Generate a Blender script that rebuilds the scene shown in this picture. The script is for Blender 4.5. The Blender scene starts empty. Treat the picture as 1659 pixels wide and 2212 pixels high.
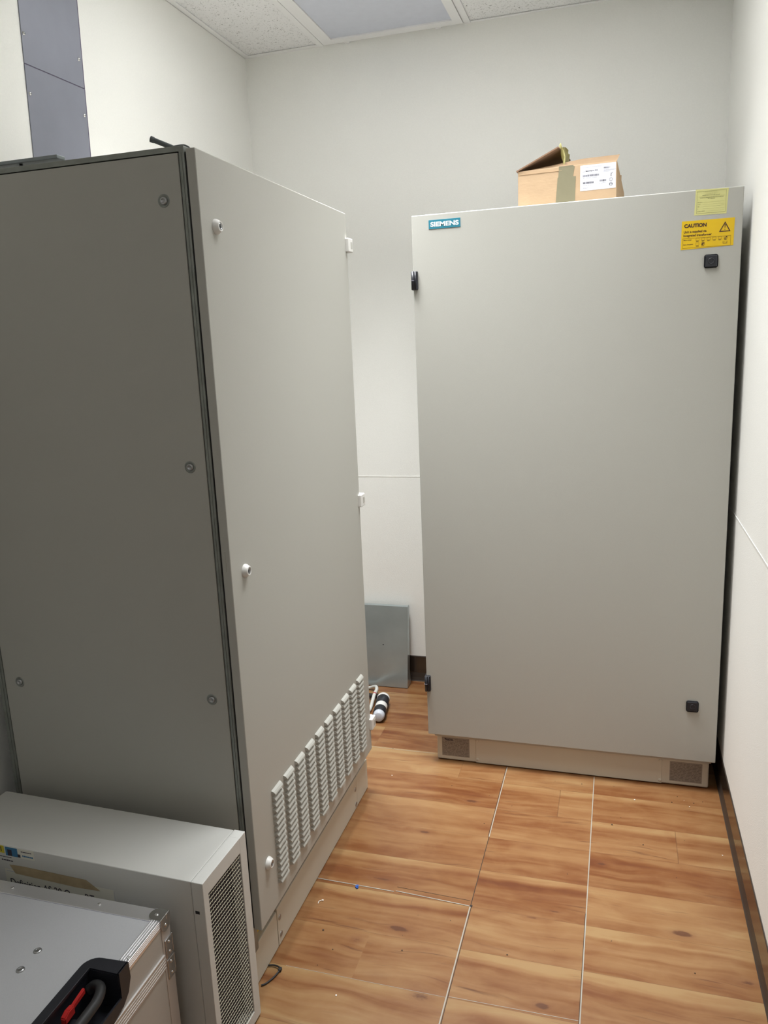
import bpy, bmesh, math, random
from mathutils import Vector, Matrix, Euler
random.seed(7)
C = bpy.context.scene.collection
S = bpy.context.scene

# ------------------------------------------------------------------ camera
CAM_F, YAW, PITCH, ROLL, CAM_H = 1689.7063, 0.2955, -0.2101, -0.0432, 1.564
F = Vector((-math.sin(YAW)*math.cos(PITCH), math.cos(YAW)*math.cos(PITCH), math.sin(PITCH)))
R0 = Vector((math.cos(YAW), math.sin(YAW), 0)); U0 = R0.cross(F)
Rv = math.cos(ROLL)*R0 + math.sin(ROLL)*U0
Uv = -math.sin(ROLL)*R0 + math.cos(ROLL)*U0
cd = bpy.data.cameras.new('camera'); cam = bpy.data.objects.new('camera', cd); C.objects.link(cam)
M = Matrix.Identity(4)
for i in range(3):
    M[i][0] = Rv[i]; M[i][1] = Uv[i]; M[i][2] = -F[i]
M[0][3], M[1][3], M[2][3] = 0, 0, CAM_H
cam.matrix_world = M
cd.sensor_fit = 'VERTICAL'; cd.sensor_height = 24.0; cd.sensor_width = 18.0
cd.lens = CAM_F/2212*24.0
cd.clip_start = 0.02
S.camera = cam

# ------------------------------------------------------------------ light and exposure
w = bpy.data.worlds.new('world'); S.world = w; w.use_nodes = True
w.node_tree.nodes['Background'].inputs[0].default_value = (0.8, 0.85, 1, 1)
w.node_tree.nodes['Background'].inputs[1].default_value = 0.0
S.view_settings.view_transform = 'Standard'
S.view_settings.look = 'None'
S.view_settings.gamma = 1
S.view_settings.use_curve_mapping = False
S.view_settings.exposure = 0.04
LAMP_COL = (0.985, 1.0, 1.01)
LAMP_NEAR, WATT_NEAR = 3.9, 12.0     # ceiling light over the aisle: diffuser strength, added down lamp power
LAMP_LEFT, WATT_LEFT = 4.0, 15.5     # ceiling light above the near cabinet
FILL_BEHIND, FILL_WATT = 2.9, 0.0        # unseen fill light added behind the camera
LAMP_SPREAD = 80

# ------------------------------------------------------------------ materials
def new_mat(name):
    m = bpy.data.materials.new(name); m.use_nodes = True
    return m, m.node_tree, m.node_tree.nodes['Principled BSDF']
def mat(name, col, rough=0.5, metal=0.0, bump=0.0, bscale=300.0, var=0.0, vscale=4.0, spec=0.5, stretch=None):
    m, t, b = new_mat(name)
    b.inputs['Base Color'].default_value = (*col, 1)
    b.inputs['Roughness'].default_value = rough
    b.inputs['Metallic'].default_value = metal
    b.inputs['Specular IOR Level'].default_value = spec
    tc = t.nodes.new('ShaderNodeTexCoord')
    src = tc.outputs['Object']
    if stretch:
        mp = t.nodes.new('ShaderNodeMapping'); mp.inputs['Scale'].default_value = stretch
        t.links.new(src, mp.inputs[0]); src = mp.outputs[0]
    if var > 0:
        n = t.nodes.new('ShaderNodeTexNoise'); n.inputs['Scale'].default_value = vscale; n.inputs['Detail'].default_value = 5
        t.links.new(src, n.inputs[0])
        r = t.nodes.new('ShaderNodeMapRange'); r.inputs[1].default_value = 0.3; r.inputs[2].default_value = 0.7
        r.inputs[3].default_value = 1-var; r.inputs[4].default_value = 1+var
        t.links.new(n.outputs[0], r.inputs[0])
        mx = t.nodes.new('ShaderNodeVectorMath'); mx.operation = 'SCALE'; mx.inputs[0].default_value = col
        t.links.new(r.outputs[0], mx.inputs['Scale']); t.links.new(mx.outputs[0], b.inputs['Base Color'])
    if bump > 0:
        n = t.nodes.new('ShaderNodeTexNoise'); n.inputs['Scale'].default_value = bscale; n.inputs['Detail'].default_value = 3
        t.links.new(src, n.inputs[0])
        bp = t.nodes.new('ShaderNodeBump'); bp.inputs['Strength'].default_value = bump; bp.inputs['Distance'].default_value = 0.001
        t.links.new(n.outputs[0], bp.inputs['Height']); t.links.new(bp.outputs[0], b.inputs['Normal'])
    return m
def emit(name, col, s):
    m, t, b = new_mat(name)
    b.inputs['Base Color'].default_value = (0.8, 0.8, 0.8, 1)
    b.inputs['Emission Color'].default_value = (*col, 1); b.inputs['Emission Strength'].default_value = s
    return m

M_WALL = mat('wallpaper', (0.89, 0.89, 0.85), 0.75, bump=0.5, bscale=420, var=0.012, vscale=200, spec=0.25)
M_TBAR = mat('white_tbar', (0.88, 0.88, 0.88), 0.5)
M_CAB = mat('light_grey_powder_coat', (0.43, 0.425, 0.386), 0.48, bump=0.25, bscale=900, var=0.01, vscale=600)
M_BODY = mat('cabinet_body_paint', (0.45, 0.44, 0.40), 0.5)
M_PLINTH = mat('plinth_paint', (0.58, 0.54, 0.45), 0.5, bump=0.2, bscale=700)
M_FRAME = mat('zinc_frame', (0.25, 0.265, 0.245), 0.42, metal=0.5, var=0.15, vscale=25)
M_DARK = mat('dark_gap', (0.012, 0.013, 0.018), 0.7)
M_WHITEP = mat('white_grey_plastic', (0.72, 0.71, 0.68), 0.4)
M_BLACKP = mat('black_plastic', (0.012, 0.013, 0.018), 0.42, bump=0.15, bscale=800)
M_RUBBER = mat('black_rubber', (0.015, 0.015, 0.016), 0.55)
M_CHROME = mat('bright_metal', (0.62, 0.62, 0.62), 0.22, metal=1.0)
M_STEEL = mat('screw_steel', (0.42, 0.43, 0.44), 0.35, metal=1.0)
M_CARD = mat('cardboard', (0.52, 0.365, 0.225), 0.85, bump=0.35, bscale=60, var=0.06, vscale=9, stretch=(1, 1, 3))
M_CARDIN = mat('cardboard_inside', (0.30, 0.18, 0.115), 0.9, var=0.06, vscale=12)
M_TAPE = mat('olive_brown_tape', (0.25, 0.23, 0.15), 0.3, bump=0.6, bscale=45)
M_PAPER = mat('white_label', (0.75, 0.76, 0.84), 0.5)
M_INK = mat('dark_ink', (0.035, 0.03, 0.045), 0.6)
M_INKG = mat('grey_ink', (0.30, 0.30, 0.36), 0.6)
M_INKL = mat('light_grey_ink', (0.50, 0.51, 0.58), 0.6)
M_YBAG = mat('yellow_plastic_film', (0.66, 0.62, 0.30), 0.35, bump=0.5, bscale=60)
M_TEAL = mat('teal_enamel', (0.028, 0.19, 0.26), 0.35)
M_LET = mat('pale_lettering', (0.74, 0.80, 0.84), 0.4)
M_YEL = mat('caution_yellow', (0.72, 0.47, 0.004), 0.4)
M_CINK = mat('brown_black_print', (0.05, 0.016, 0.012), 0.5)
M_CINKL = mat('faded_brown_print', (0.24, 0.14, 0.008), 0.5)
M_NOTE = mat('pale_yellow_film', (0.62, 0.60, 0.25), 0.28, bump=0.6, bscale=28)
M_NOTEI = mat('olive_print', (0.24, 0.235, 0.10), 0.5)
M_NOTEL = mat('soft_olive_print', (0.45, 0.44, 0.19), 0.5)
M_TYPE = mat('grey_rating_film', (0.27, 0.235, 0.20), 0.4, var=0.12, vscale=120, stretch=(1, 1, 3))
M_TYPEI = mat('rating_print', (0.165, 0.14, 0.12), 0.5)
M_COVER = mat('blue_grey_cover_sheet', (0.24, 0.25, 0.30), 0.45, metal=0.15, var=0.07, vscale=6)
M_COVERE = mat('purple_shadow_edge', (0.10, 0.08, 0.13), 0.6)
M_ZINC = mat('galvanised_sheet', (0.46, 0.52, 0.53), 0.28, metal=0.7, var=0.13, vscale=5)
M_FILTER = mat('grey_ceiling_panel_face', (0.66, 0.69, 0.78), 0.6, bump=0.4, bscale=500, var=0.02, vscale=30)
M_BASE_G = mat('glossy_dark_skirting', (0.030, 0.022, 0.017), 0.16, spec=0.9)
M_BASE_M = mat('matt_dark_skirting', (0.045, 0.035, 0.028), 0.5)
M_SEAM = mat('pale_floor_strip', (0.36, 0.335, 0.285), 0.45)
M_SEAMD = mat('dark_floor_gap', (0.03, 0.022, 0.018), 0.8)
M_BEAD = mat('white_wall_bead', (0.88, 0.88, 0.84), 0.5)
M_UNIT = mat('unit_paint', (0.60, 0.60, 0.57), 0.45, bump=0.2, bscale=900)
M_MESH = mat('cream_mesh_wire', (0.66, 0.64, 0.50), 0.4)
M_MESHV = mat('shaded_mesh_wire', (0.075, 0.065, 0.085), 0.5)  # darker copy of the mesh wire, shade of the uprights put into the colour
M_ALU = mat('aluminium_profile', (0.82, 0.82, 0.84), 0.30, metal=0.85)
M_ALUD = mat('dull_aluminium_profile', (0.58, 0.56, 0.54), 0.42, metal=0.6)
M_CASE = mat('grey_laminate', (0.50, 0.51, 0.53), 0.42, metal=0.15, bump=0.3, bscale=700, var=0.02, vscale=400)
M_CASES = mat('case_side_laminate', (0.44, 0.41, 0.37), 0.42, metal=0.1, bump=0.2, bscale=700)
M_RED = mat('red_plastic', (0.48, 0.022, 0.02), 0.4)
M_MTAPE = mat('masking_tape', (0.42, 0.33, 0.20), 0.6, var=0.12, vscale=40)
M_SHEETP = mat('note_paper', (0.70, 0.69, 0.60), 0.6)
M_BLUE = mat('blue_print', (0.05, 0.18, 0.34), 0.4)
M_BLUESC = mat('blue_plastic_scrap', (0.02, 0.10, 0.42), 0.5)
M_YST = mat('yellow_sticker', (0.60, 0.50, 0.03), 0.5)
M_WCABLE = mat('pale_grey_cable', (0.60, 0.60, 0.56), 0.45)
M_PLUGW = mat('milky_plug_plastic', (0.55, 0.58, 0.64), 0.35)
M_GRIT = mat('dark_grit', (0.05, 0.03, 0.02), 0.8)
M_WSC = mat('white_scrap', (0.85, 0.80, 0.74), 0.6)
M_ROD = mat('grey_coated_rod', (0.10, 0.115, 0.115), 0.5, bump=0.8, bscale=250)
M_STRIPM = mat('dull_metal_strip', (0.24, 0.27, 0.28), 0.4, metal=0.6)
M_YFOAM = mat('yellow_edge_strip', (0.65, 0.42, 0.03), 0.6)

def ceiling_mat():
    m, t, b = new_mat('fissured_ceiling_tile')
    tc = t.nodes.new('ShaderNodeTexCoord')
    n = t.nodes.new('ShaderNodeTexNoise'); n.inputs['Scale'].default_value = 150; n.inputs['Detail'].default_value = 2.5; n.inputs['Distortion'].default_value = 1.4
    t.links.new(tc.outputs['Object'], n.inputs[0])
    r = t.nodes.new('ShaderNodeValToRGB')
    e = r.color_ramp.elements; e[0].position = 0.325; e[0].color = (0.34, 0.34, 0.33, 1); e[1].position = 0.39; e[1].color = (0.88, 0.88, 0.88, 1)
    t.links.new(n.outputs[0], r.inputs[0]); t.links.new(r.outputs[0], b.inputs['Base Color'])
    bp = t.nodes.new('ShaderNodeBump'); bp.inputs['Strength'].default_value = 0.5; bp.inputs['Distance'].default_value = 0.002
    t.links.new(n.outputs[0], bp.inputs['Height']); t.links.new(bp.outputs[0], b.inputs['Normal'])
    b.inputs['Roughness'].default_value = 0.9
    return m
M_TILE = ceiling_mat()

def floor_mat():
    m, t, b = new_mat('wood_print_vinyl')
    L = t.links.new
    def math_(op, a, b_=None, c=None):
        n = t.nodes.new('ShaderNodeMath'); n.operation = op
        for k, v in enumerate((a, b_, c)):
            if v is None: continue
            if isinstance(v, (int, float)): n.inputs[k].default_value = v
            else: L(v, n.inputs[k])
        return n.outputs[0]
    def comb(x, y, z):
        n = t.nodes.new('ShaderNodeCombineXYZ')
        for k, v in enumerate((x, y, z)):
            if isinstance(v, (int, float)): n.inputs[k].default_value = v
            else: L(v, n.inputs[k])
        return n.outputs[0]
    def noise(vec, scale, detail=4, dist=0.0, rough=0.55):
        n = t.nodes.new('ShaderNodeTexNoise'); n.inputs['Scale'].default_value = scale
        n.inputs['Detail'].default_value = detail; n.inputs['Distortion'].default_value = dist; n.inputs['Roughness'].default_value = rough
        L(vec, n.inputs[0]); return n.outputs[0]
    def mapr(v, a, b_, c, d):
        n = t.nodes.new('ShaderNodeMapRange'); n.inputs[1].default_value = a; n.inputs[2].default_value = b_
        n.inputs[3].default_value = c; n.inputs[4].default_value = d; L(v, n.inputs[0]); return n.outputs[0]
    def mix(f, ca, cb, typ='MIX'):
        n = t.nodes.new('ShaderNodeMix'); n.data_type = 'RGBA'; n.blend_type = typ
        if isinstance(f, (int, float)): n.inputs[0].default_value = f
        else: L(f, n.inputs[0])
        for k, v in ((6, ca), (7, cb)):
            if isinstance(v, tuple): n.inputs[k].default_value = (*v, 1)
            else: L(v, n.inputs[k])
        return n.outputs[2]
    tc = t.nodes.new('ShaderNodeTexCoord'); sp = t.nodes.new('ShaderNodeSeparateXYZ'); L(tc.outputs['Object'], sp.inputs[0])
    X, Y = sp.outputs[0], sp.outputs[1]
    # knots bend the grain around them
    knots = [(-.4634, 2.4202, .030, .011, 1), (-.5809, 2.212, .028, .011, .9), (-.0229, 2.1771, .020, .010, .9), (.1899, 1.9333, .036, .014, 1.1),
             (-.1483, 1.61, .024, .012, 1.1), (-.2445, 2.2063, .030, .008, .6), (-.55, 1.7744, .036, .013, 1.1), (-.4374, 1.5669, .040, .020, .8),
             (-.2024, 1.9015, .030, .006, .8), (-.1449, 1.9393, .028, .005, .8), (-.6497, 1.7065, .022, .017, .7), (-.6498, 1.9594, .060, .010, .8),
             (-.4624, 1.6001, .034, .016, .35), (-.5599, 1.6063, .034, .016, .45), (-.40, 2.37, .03, .015, .5), (.33, 1.80, .03, .012, .8),
             (.05, 2.62, .03, .01, .5), (-.30, 1.45, .03, .012, .8), (.12, 1.50, .03, .012, .8)]
    kn = None; bend = None
    for kx, ky, a, bb, s in knots:
        dx = math_('MULTIPLY', math_('SUBTRACT', X, kx), 1/a); dy = math_('MULTIPLY', math_('SUBTRACT', Y, ky), 1/bb)
        d2 = math_('ADD', math_('MULTIPLY', dx, dx), math_('MULTIPLY', dy, dy))
        g = math_('MULTIPLY', math_('POWER', 2.718, math_('MULTIPLY', d2, -1.0)), s)
        g2 = math_('MULTIPLY', math_('POWER', 2.718, math_('MULTIPLY', d2, -0.12)), math_('MULTIPLY', dy, 0.006*s))
        kn = g if kn is None else math_('ADD', kn, g)
        bend = g2 if bend is None else math_('ADD', bend, g2)
    rowc = math_('DIVIDE', math_('SUBTRACT', Y, 1.58-16.25), .1625)
    row = math_('FLOOR', rowc); fr = math_('FRACT', rowc)
    region = math_('ADD', math_('GREATER_THAN', X, -.373), math_('GREATER_THAN', X, -.058))
    wn = t.nodes.new('ShaderNodeTexWhiteNoise'); wn.noise_dimensions = '3D'; L(comb(row, region, 3.3), wn.inputs[0])
    off = math_('MULTIPLY', wn.outputs[0], 1.0)
    joint = math_('DIVIDE', math_('ADD', math_('ADD', X, .62), math_('MULTIPLY', math_('ABSOLUTE', math_('SUBTRACT', row, 100)), .37)), 2.30)
    jid = math_('FLOOR', joint); jf = math_('FRACT', joint)
    wn2 = t.nodes.new('ShaderNodeTexWhiteNoise'); wn2.noise_dimensions = '3D'; L(comb(row, region, jid), wn2.inputs[0])
    rid = wn2.outputs[0]
    sepc = t.nodes.new('ShaderNodeSeparateColor'); L(wn2.outputs[1], sepc.inputs[0]); rid2s = sepc.outputs[1]
    Yb = math_('SUBTRACT', Y, bend)
    idz = math_('MULTIPLY', rid, 37.0)
    warp = noise(comb(math_('MULTIPLY', X, 3.0), math_('MULTIPLY', Y, 6.0), idz), 1.0, 2)
    Yw = math_('ADD', Yb, math_('MULTIPLY', math_('SUBTRACT', warp, .5), .075))
    broad = noise(comb(math_('MULTIPLY', X, 1.6), math_('MULTIPLY', Yw, 17.0), idz), 1.0, 3, 0.3)
    med = noise(comb(math_('MULTIPLY', X, 3.5), math_('MULTIPLY', Yw, 62.0), idz), 1.0, 5, 0.25)
    fine = noise(comb(math_('MULTIPLY', X, 22.0), math_('MULTIPLY', Yw, 420.0), idz), 1.0, 3)
    blot = noise(comb(math_('MULTIPLY', X, 9.0), math_('MULTIPLY', Y, 15.0), idz), 1.0, 4, 0.4)
    v = math_('ADD', math_('ADD', math_('MULTIPLY', mapr(broad, .3, .7, 0, 1), .50), math_('MULTIPLY', mapr(med, .3, .7, 0, 1), .17)),
              math_('ADD', math_('MULTIPLY', fine, .08), math_('MULTIPLY', mapr(blot, .3, .7, 0, 1), .25)))
    v = math_('ADD', v, mapr(rid, 0, 1, -.12, .12))
    # pale sapwood band along the far edge of many planks
    sap = math_('MULTIPLY', mapr(math_('ADD', fr, math_('MULTIPLY', math_('SUBTRACT', warp, .5), .35)), .76, .86, 0, 1), math_('GREATER_THAN', off, .32))
    v = math_('ADD', v, math_('MULTIPLY', sap, .38))
    v = math_('SUBTRACT', v, math_('MULTIPLY', mapr(fr, .62, .76, 0, .10), math_('GREATER_THAN', off, .32)))
    cr = t.nodes.new('ShaderNodeValToRGB'); e = cr.color_ramp.elements
    e[0].position = .08; e[0].color = (.130, .040, .013, 1); e[1].position = .98; e[1].color = (.320, .195, .085, 1)
    for p, c in ((.30, (.180, .068, .022, 1)), (.52, (.235, .110, .042, 1)), (.75, (.282, .150, .062, 1))):
        x = e.new(p); x.color = c
    L(v, cr.inputs[0])
    col = cr.outputs[0]
    # dark mineral streaks
    st = noise(comb(math_('MULTIPLY', X, 5.0), math_('MULTIPLY', Yw, 95.0), math_('ADD', idz, 5.0)), 1.0, 3, 0.2)
    st2 = noise(comb(math_('MULTIPLY', X, 3.5), math_('MULTIPLY', Y, 9.0), math_('ADD', idz, 9.0)), 1.0, 2)
    stm = math_('MULTIPLY', mapr(st, .60, .72, 0, .75), mapr(st2, .47, .60, 0, 1))
    col = mix(stm, col, (.085, .030, .014))
    kcl = math_('MINIMUM', kn, 1.0)
    ring = noise(comb(math_('MULTIPLY', X, 60), math_('MULTIPLY', Y, 120), 0.0), 1.0, 3)
    kf = math_('MULTIPLY', math_('POWER', kcl, 1.1), mapr(ring, .3, .7, .55, 1.0))
    col = mix(math_('MULTIPLY', kf, .80), col, (.150, .052, .022))
    core = mapr(math_('ADD', kcl, math_('MULTIPLY', math_('SUBTRACT', ring, .5), .5)), .62, .82, 0, .75)
    col = mix(core, col, (.085, .032, .016))
    # plank joints
    j1 = math_('LESS_THAN', math_('MINIMUM', fr, math_('SUBTRACT', 1.0, fr)), .0035)
    j2 = math_('LESS_THAN', math_('MINIMUM', jf, math_('SUBTRACT', 1.0, jf)), .0006)
    j2 = math_('MULTIPLY', j2, math_('GREATER_THAN', rid2s, .45))
    jj = math_('MULTIPLY', math_('MAXIMUM', j1, j2), .5)
    col = mix(jj, col, (.10, .045, .02))
    # specks of dirt
    d = noise(comb(X, Y, 0.0), 70.0, 1)
    col = mix(mapr(d, .795, .81, 0, .8), col, (.06, .03, .02))
    L(col, b.inputs['Base Color'])
    L(mapr(med, .3, .7, .30, .40), b.inputs['Roughness'])
    b.inputs['Specular IOR Level'].default_value = 0.45
    bp = t.nodes.new('ShaderNodeBump'); bp.inputs['Strength'].default_value = .12; bp.inputs['Distance'].default_value = .001
    L(med, bp.inputs['Height']); L(bp.outputs[0], b.inputs['Normal'])
    return m
M_FLOOR = floor_mat()

# ------------------------------------------------------------------ mesh helpers
class MB:
    """collects shapes, then links them as ONE mesh object"""
    def __init__(s, origin=(0, 0, 0)):
        s.bm = bmesh.new(); s.mats = []; s.o = Vector(origin)
    def mi(s, m):
        if m not in s.mats: s.mats.append(m)
        return s.mats.index(m)
    def add(s, bm2, m, mw=None):
        k = s.mi(m)
        if mw is not None: bm2.transform(mw)
        vs = [s.bm.verts.new(v.co - s.o) for v in bm2.verts]
        bm2.verts.index_update()
        for f in bm2.faces:
            try: nf = s.bm.faces.new([vs[v.index] for v in f.verts])
            except ValueError: continue
            nf.material_index = k; nf.smooth = f.smooth
        bm2.free()
        return s
    def box(s, a, b, m, bev=0.0, seg=2, mw=None):
        a = Vector(a); b = Vector(b)
        lo = Vector([min(a[i], b[i]) for i in range(3)]); hi = Vector([max(a[i], b[i]) for i in range(3)])
        t = bmesh.new(); bmesh.ops.create_cube(t, size=1)
        for v in t.verts:
            v.co = Vector([lo[i] + (v.co[i]+.5)*(hi[i]-lo[i]) for i in range(3)])
        if bev > 0:
            bmesh.ops.bevel(t, geom=list(t.edges), offset=bev, segments=seg, affect='EDGES', profile=.5)
            for f in t.faces: f.smooth = False
        return s.add(t, m, mw)
    def cyl(s, p, q, r1, m, r2=None, seg=24, smooth=True):
        p = Vector(p); q = Vector(q); r2 = r1 if r2 is None else r2
        t = bmesh.new(); d = q-p
        bmesh.ops.create_cone(t, cap_ends=True, segments=seg, radius1=r1, radius2=r2, depth=d.length)
        rot = d.to_track_quat('Z', 'Y').to_matrix().to_4x4()
        t.transform(Matrix.Translation((p+q)/2) @ rot)
        for f in t.faces: f.smooth = smooth and len(f.verts) == 4
        return s.add(t, m)
    def lathe(s, p, axis, prof, m, seg=28):
        """prof: list of (distance along axis, radius)"""
        p = Vector(p); rot = Vector(axis).to_track_quat('Z', 'Y').to_matrix()
        t = bmesh.new(); rings = []
        for h, r in prof:
            if r < 1e-6: rings.append([t.verts.new(p + rot @ Vector((0, 0, h)))])
            else: rings.append([t.verts.new(p + rot @ Vector((r*math.cos(2*math.pi*k/seg), r*math.sin(2*math.pi*k/seg), h))) for k in range(seg)])
        for a, b in zip(rings, rings[1:]):
            for k in range(seg):
                k2 = (k+1) % seg
                if len(a) == 1 and len(b) == 1: continue
                if len(a) == 1: f = t.faces.new((a[0], b[k2], b[k]))
                elif len(b) == 1: f = t.faces.new((a[k], a[k2], b[0]))
                else: f = t.faces.new((a[k], a[k2], b[k2], b[k]))
                f.smooth = True
        bmesh.ops.recalc_face_normals(t, faces=list(t.faces))
        return s.add(t, m)
    def tube(s, pts, r, m, seg=12, cap=True, smooth_n=6):
        pts = [Vector(p) for p in pts]
        if smooth_n and len(pts) > 2:
            out = []
            P = [pts[0]] + pts + [pts[-1]]
            for i in range(1, len(P)-2):
                for k in range(smooth_n):
                    u = k/smooth_n; a, b, c, d = P[i-1], P[i], P[i+1], P[i+2]
                    out.append(.5*((2*b)+(-a+c)*u+(2*a-5*b+4*c-d)*u*u+(-a+3*b-3*c+d)*u**3))
            out.append(pts[-1]); pts = out
        t = bmesh.new(); rings = []
        up = Vector((0, 0, 1))
        for i, p in enumerate(pts):
            d = (pts[min(i+1, len(pts)-1)] - pts[max(i-1, 0)]).normalized()
            a = d.cross(up)
            if a.length < .05: a = d.cross(Vector((0, 1, 0)))
            a.normalize(); bb = a.cross(d)
            rr = r(i/(len(pts)-1)) if callable(r) else r
            rings.append([t.verts.new(p + a*rr*math.cos(2*math.pi*k/seg) + bb*rr*math.sin(2*math.pi*k/seg)) for k in range(seg)])
        for a, b in zip(rings, rings[1:]):
            for k in range(seg):
                f = t.faces.new((a[k], a[(k+1) % seg], b[(k+1) % seg], b[k])); f.smooth = True
        if cap:
            t.faces.new(rings[0]); t.faces.new(rings[-1])
        bmesh.ops.recalc_face_normals(t, faces=list(t.faces))
        return s.add(t, m)
    def prism(s, pts, d, m, bev=0.0):
        """polygon pts (3-D, planar) extruded by vector d"""
        t = bmesh.new(); d = Vector(d)
        a = [t.verts.new(Vector(p)) for p in pts]; b = [t.verts.new(Vector(p)+d) for p in pts]
        t.faces.new(a); t.faces.new(b[::-1]); n = len(a)
        for k in range(n): t.faces.new((a[k], b[k], b[(k+1) % n], a[(k+1) % n]))
        bmesh.ops.recalc_face_normals(t, faces=list(t.faces))
        if bev > 0: bmesh.ops.bevel(t, geom=list(t.edges), offset=bev, segments=2, affect='EDGES')
        return s.add(t, m)
    def text(s, body, x0, z0, w_, h_, y, m, bold=0.0, d=0.0004, mw=None):
        """lettering facing -Y, fitted into the box x0..x0+w_, z0..z0+h_ on the plane y"""
        cu = bpy.data.curves.new('t', 'FONT'); cu.body = body; cu.size = 1; cu.offset = bold; cu.extrude = 0.01
        ob = bpy.data.objects.new('t', cu); C.objects.link(ob)
        dg = bpy.context.evaluated_depsgraph_get(); dg.update()
        me = bpy.data.meshes.new_from_object(ob.evaluated_get(dg))
        t = bmesh.new(); t.from_mesh(me)
        xs = [v.co.x for v in t.verts]; ys = [v.co.y for v in t.verts]
        ax, bx, ay, by = min(xs), max(xs), min(ys), max(ys)
        for v in t.verts:
            v.co = Vector((x0+(v.co.x-ax)/(bx-ax)*w_, y - (d if v.co.z > 0 else 0), z0+(v.co.y-ay)/(by-ay)*h_))
        bmesh.ops.recalc_face_normals(t, faces=list(t.faces))
        for f in t.faces: f.smooth = False
        bpy.data.objects.remove(ob); bpy.data.curves.remove(cu); bpy.data.meshes.remove(me)
        return s.add(t, m, mw)
    def build(s, name, parent=None, label=None):
        me = bpy.data.meshes.new(name); s.bm.to_mesh(me); s.bm.free()
        for m in s.mats: me.materials.append(m)
        o = bpy.data.objects.new(name, me); C.objects.link(o)
        if parent is not None: o.parent = parent
        if label: o['label'] = label
        return o

def thing(name, label, cat, loc, rz=0.0, group=None):
    o = bpy.data.objects.new(name, None); C.objects.link(o)
    o.location = loc; o.rotation_euler = (0, 0, rz); o.empty_display_size = .05
    o['label'] = label; o['category'] = cat
    if group: o['group'] = group
    return o
def tag(o, label, cat, group=None):
    o['label'] = label; o['category'] = cat
    if group: o['group'] = group
    return o
def struct(o):
    o['kind'] = 'structure'; return o

# ------------------------------------------------------------------ room shell
RX, LX, BY, CZ = .3660, -1.5508, 3.3538, 2.7781
FY = -1.6                                   # wall behind the camera
TH = .10
struct(MB().box((LX-TH, FY-TH, -.08), (RX+TH, BY+TH, 0), M_FLOOR).build('floor'))
struct(MB().box((LX-TH, FY-TH, CZ+.004), (RX+TH, BY+TH, CZ+.09), M_TILE).build('ceiling'))
struct(MB().box((LX-TH, FY-TH, 0), (LX, BY+TH, CZ+.004), M_WALL).build('wall_left'))
struct(MB().box((RX, FY-TH, 0), (RX+TH, BY+TH, CZ+.004), M_WALL).build('wall_right'))
struct(MB().box((LX, BY, 0), (RX, BY+TH, CZ+.004), M_WALL).build('wall_back'))
struct(MB().box((LX, FY-TH, 0), (RX, FY, CZ+.004), M_WALL).build('wall_front'))

def cove(name, pts_dir):
    """vinyl skirting: glossy upright face over a matt toe"""
    (x0, y0), (x1, y1), (nx, ny) = pts_dir
    b = MB()
    n = Vector((nx, ny, 0)); a = Vector((x0, y0, 0)); c = Vector((x1, y1, 0)); d = c-a
    def strip(o0, z0, o1, z1, m):
        t = bmesh.new()
        vs = [t.verts.new(p) for p in (a+n*o0+Vector((0, 0, z0)), c+n*o0+Vector((0, 0, z0)), c+n*o1+Vector((0, 0, z1)), a+n*o1+Vector((0, 0, z1)))]
        t.faces.new(vs); b.add(t, m)
    strip(.0090, .0005, .0068, .004, M_BASE_M); strip(.0068, .004, .0042, .018, M_BASE_M); strip(.0042, .018, .0034, .042, M_BASE_M)
    strip(.0034, .042, .0030, .1215, M_BASE_G); strip(.0030, .1215, .0018, .1250, M_BASE_M); strip(.0018, .1250, 0, .1254, M_BASE_M)
    return struct(b.build(name))
cove('baseboard_right', ((RX, FY), (RX, BY), (-1, 0)))
cove('baseboard_back', ((LX, BY), (RX, BY), (0, -1)))
cove('baseboard_left', ((LX, FY), (LX, BY), (1, 0)))

n_tr = [0]
def trim(b):
    n_tr[0] += 1
    return struct(b.build('trim_%d' % n_tr[0]))
# bead along the wallpaper joint
ZC = .982
trim(MB().box((LX, BY-.0012, ZC-.0022), (RX, BY, ZC+.0022), M_BEAD, bev=.0005))
trim(MB().box((RX-.0014, FY, ZC-.0022), (RX, BY, ZC+.0022), M_BEAD, bev=.0005))
trim(MB().box((LX, FY, ZC-.0018), (LX+.0025, BY, ZC+.0018), M_BEAD, bev=.0008))
# ceiling wall angles
trim(MB().box((LX, FY, CZ), (LX+.024, BY, CZ+.0025), M_TBAR).box((LX, FY, CZ), (LX+.0015, BY, CZ+.006), M_TBAR))
trim(MB().box((LX+.0241, BY-.022, CZ), (-1.2165, BY, CZ+.0025), M_TBAR))
trim(MB().box((-.5805, BY-.012, CZ), (RX, BY, CZ+.0025), M_TBAR))
trim(MB().box((RX-.022, FY, CZ), (RX, BY-.0125, CZ+.0025), M_TBAR))
# ceiling tees (24 mm face)
for x, ya, yb in ((-1.204, FY, BY), (-.594, FY, BY), (.016, 2.7545, BY), (-.495, FY, 2.7295), (.115, FY, 2.7295)):
    trim(MB().box((x-.012, ya, CZ-.001), (x+.012, yb, CZ+.003), M_TBAR))
for y in (2.742, 2.132, 1.522, .912, .302, -.308, -.918):
    for xa, xb in ((LX+.0245, -1.2165), (-1.1915, -.6065), (-.5815, RX-.0225)) if y > 2.7 else ((LX+.0245, -1.2165), (-1.1915, -.6065)) if y > 2 else ((LX+.0245, -1.2165), (-1.1915, -.6065), (-.5815, -.5075), (-.4825, .1025), (.1275, RX-.0225)):
        trim(MB().box((xa, y-.012, CZ-.001), (xb, y+.012, CZ+.003), M_TBAR))

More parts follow.
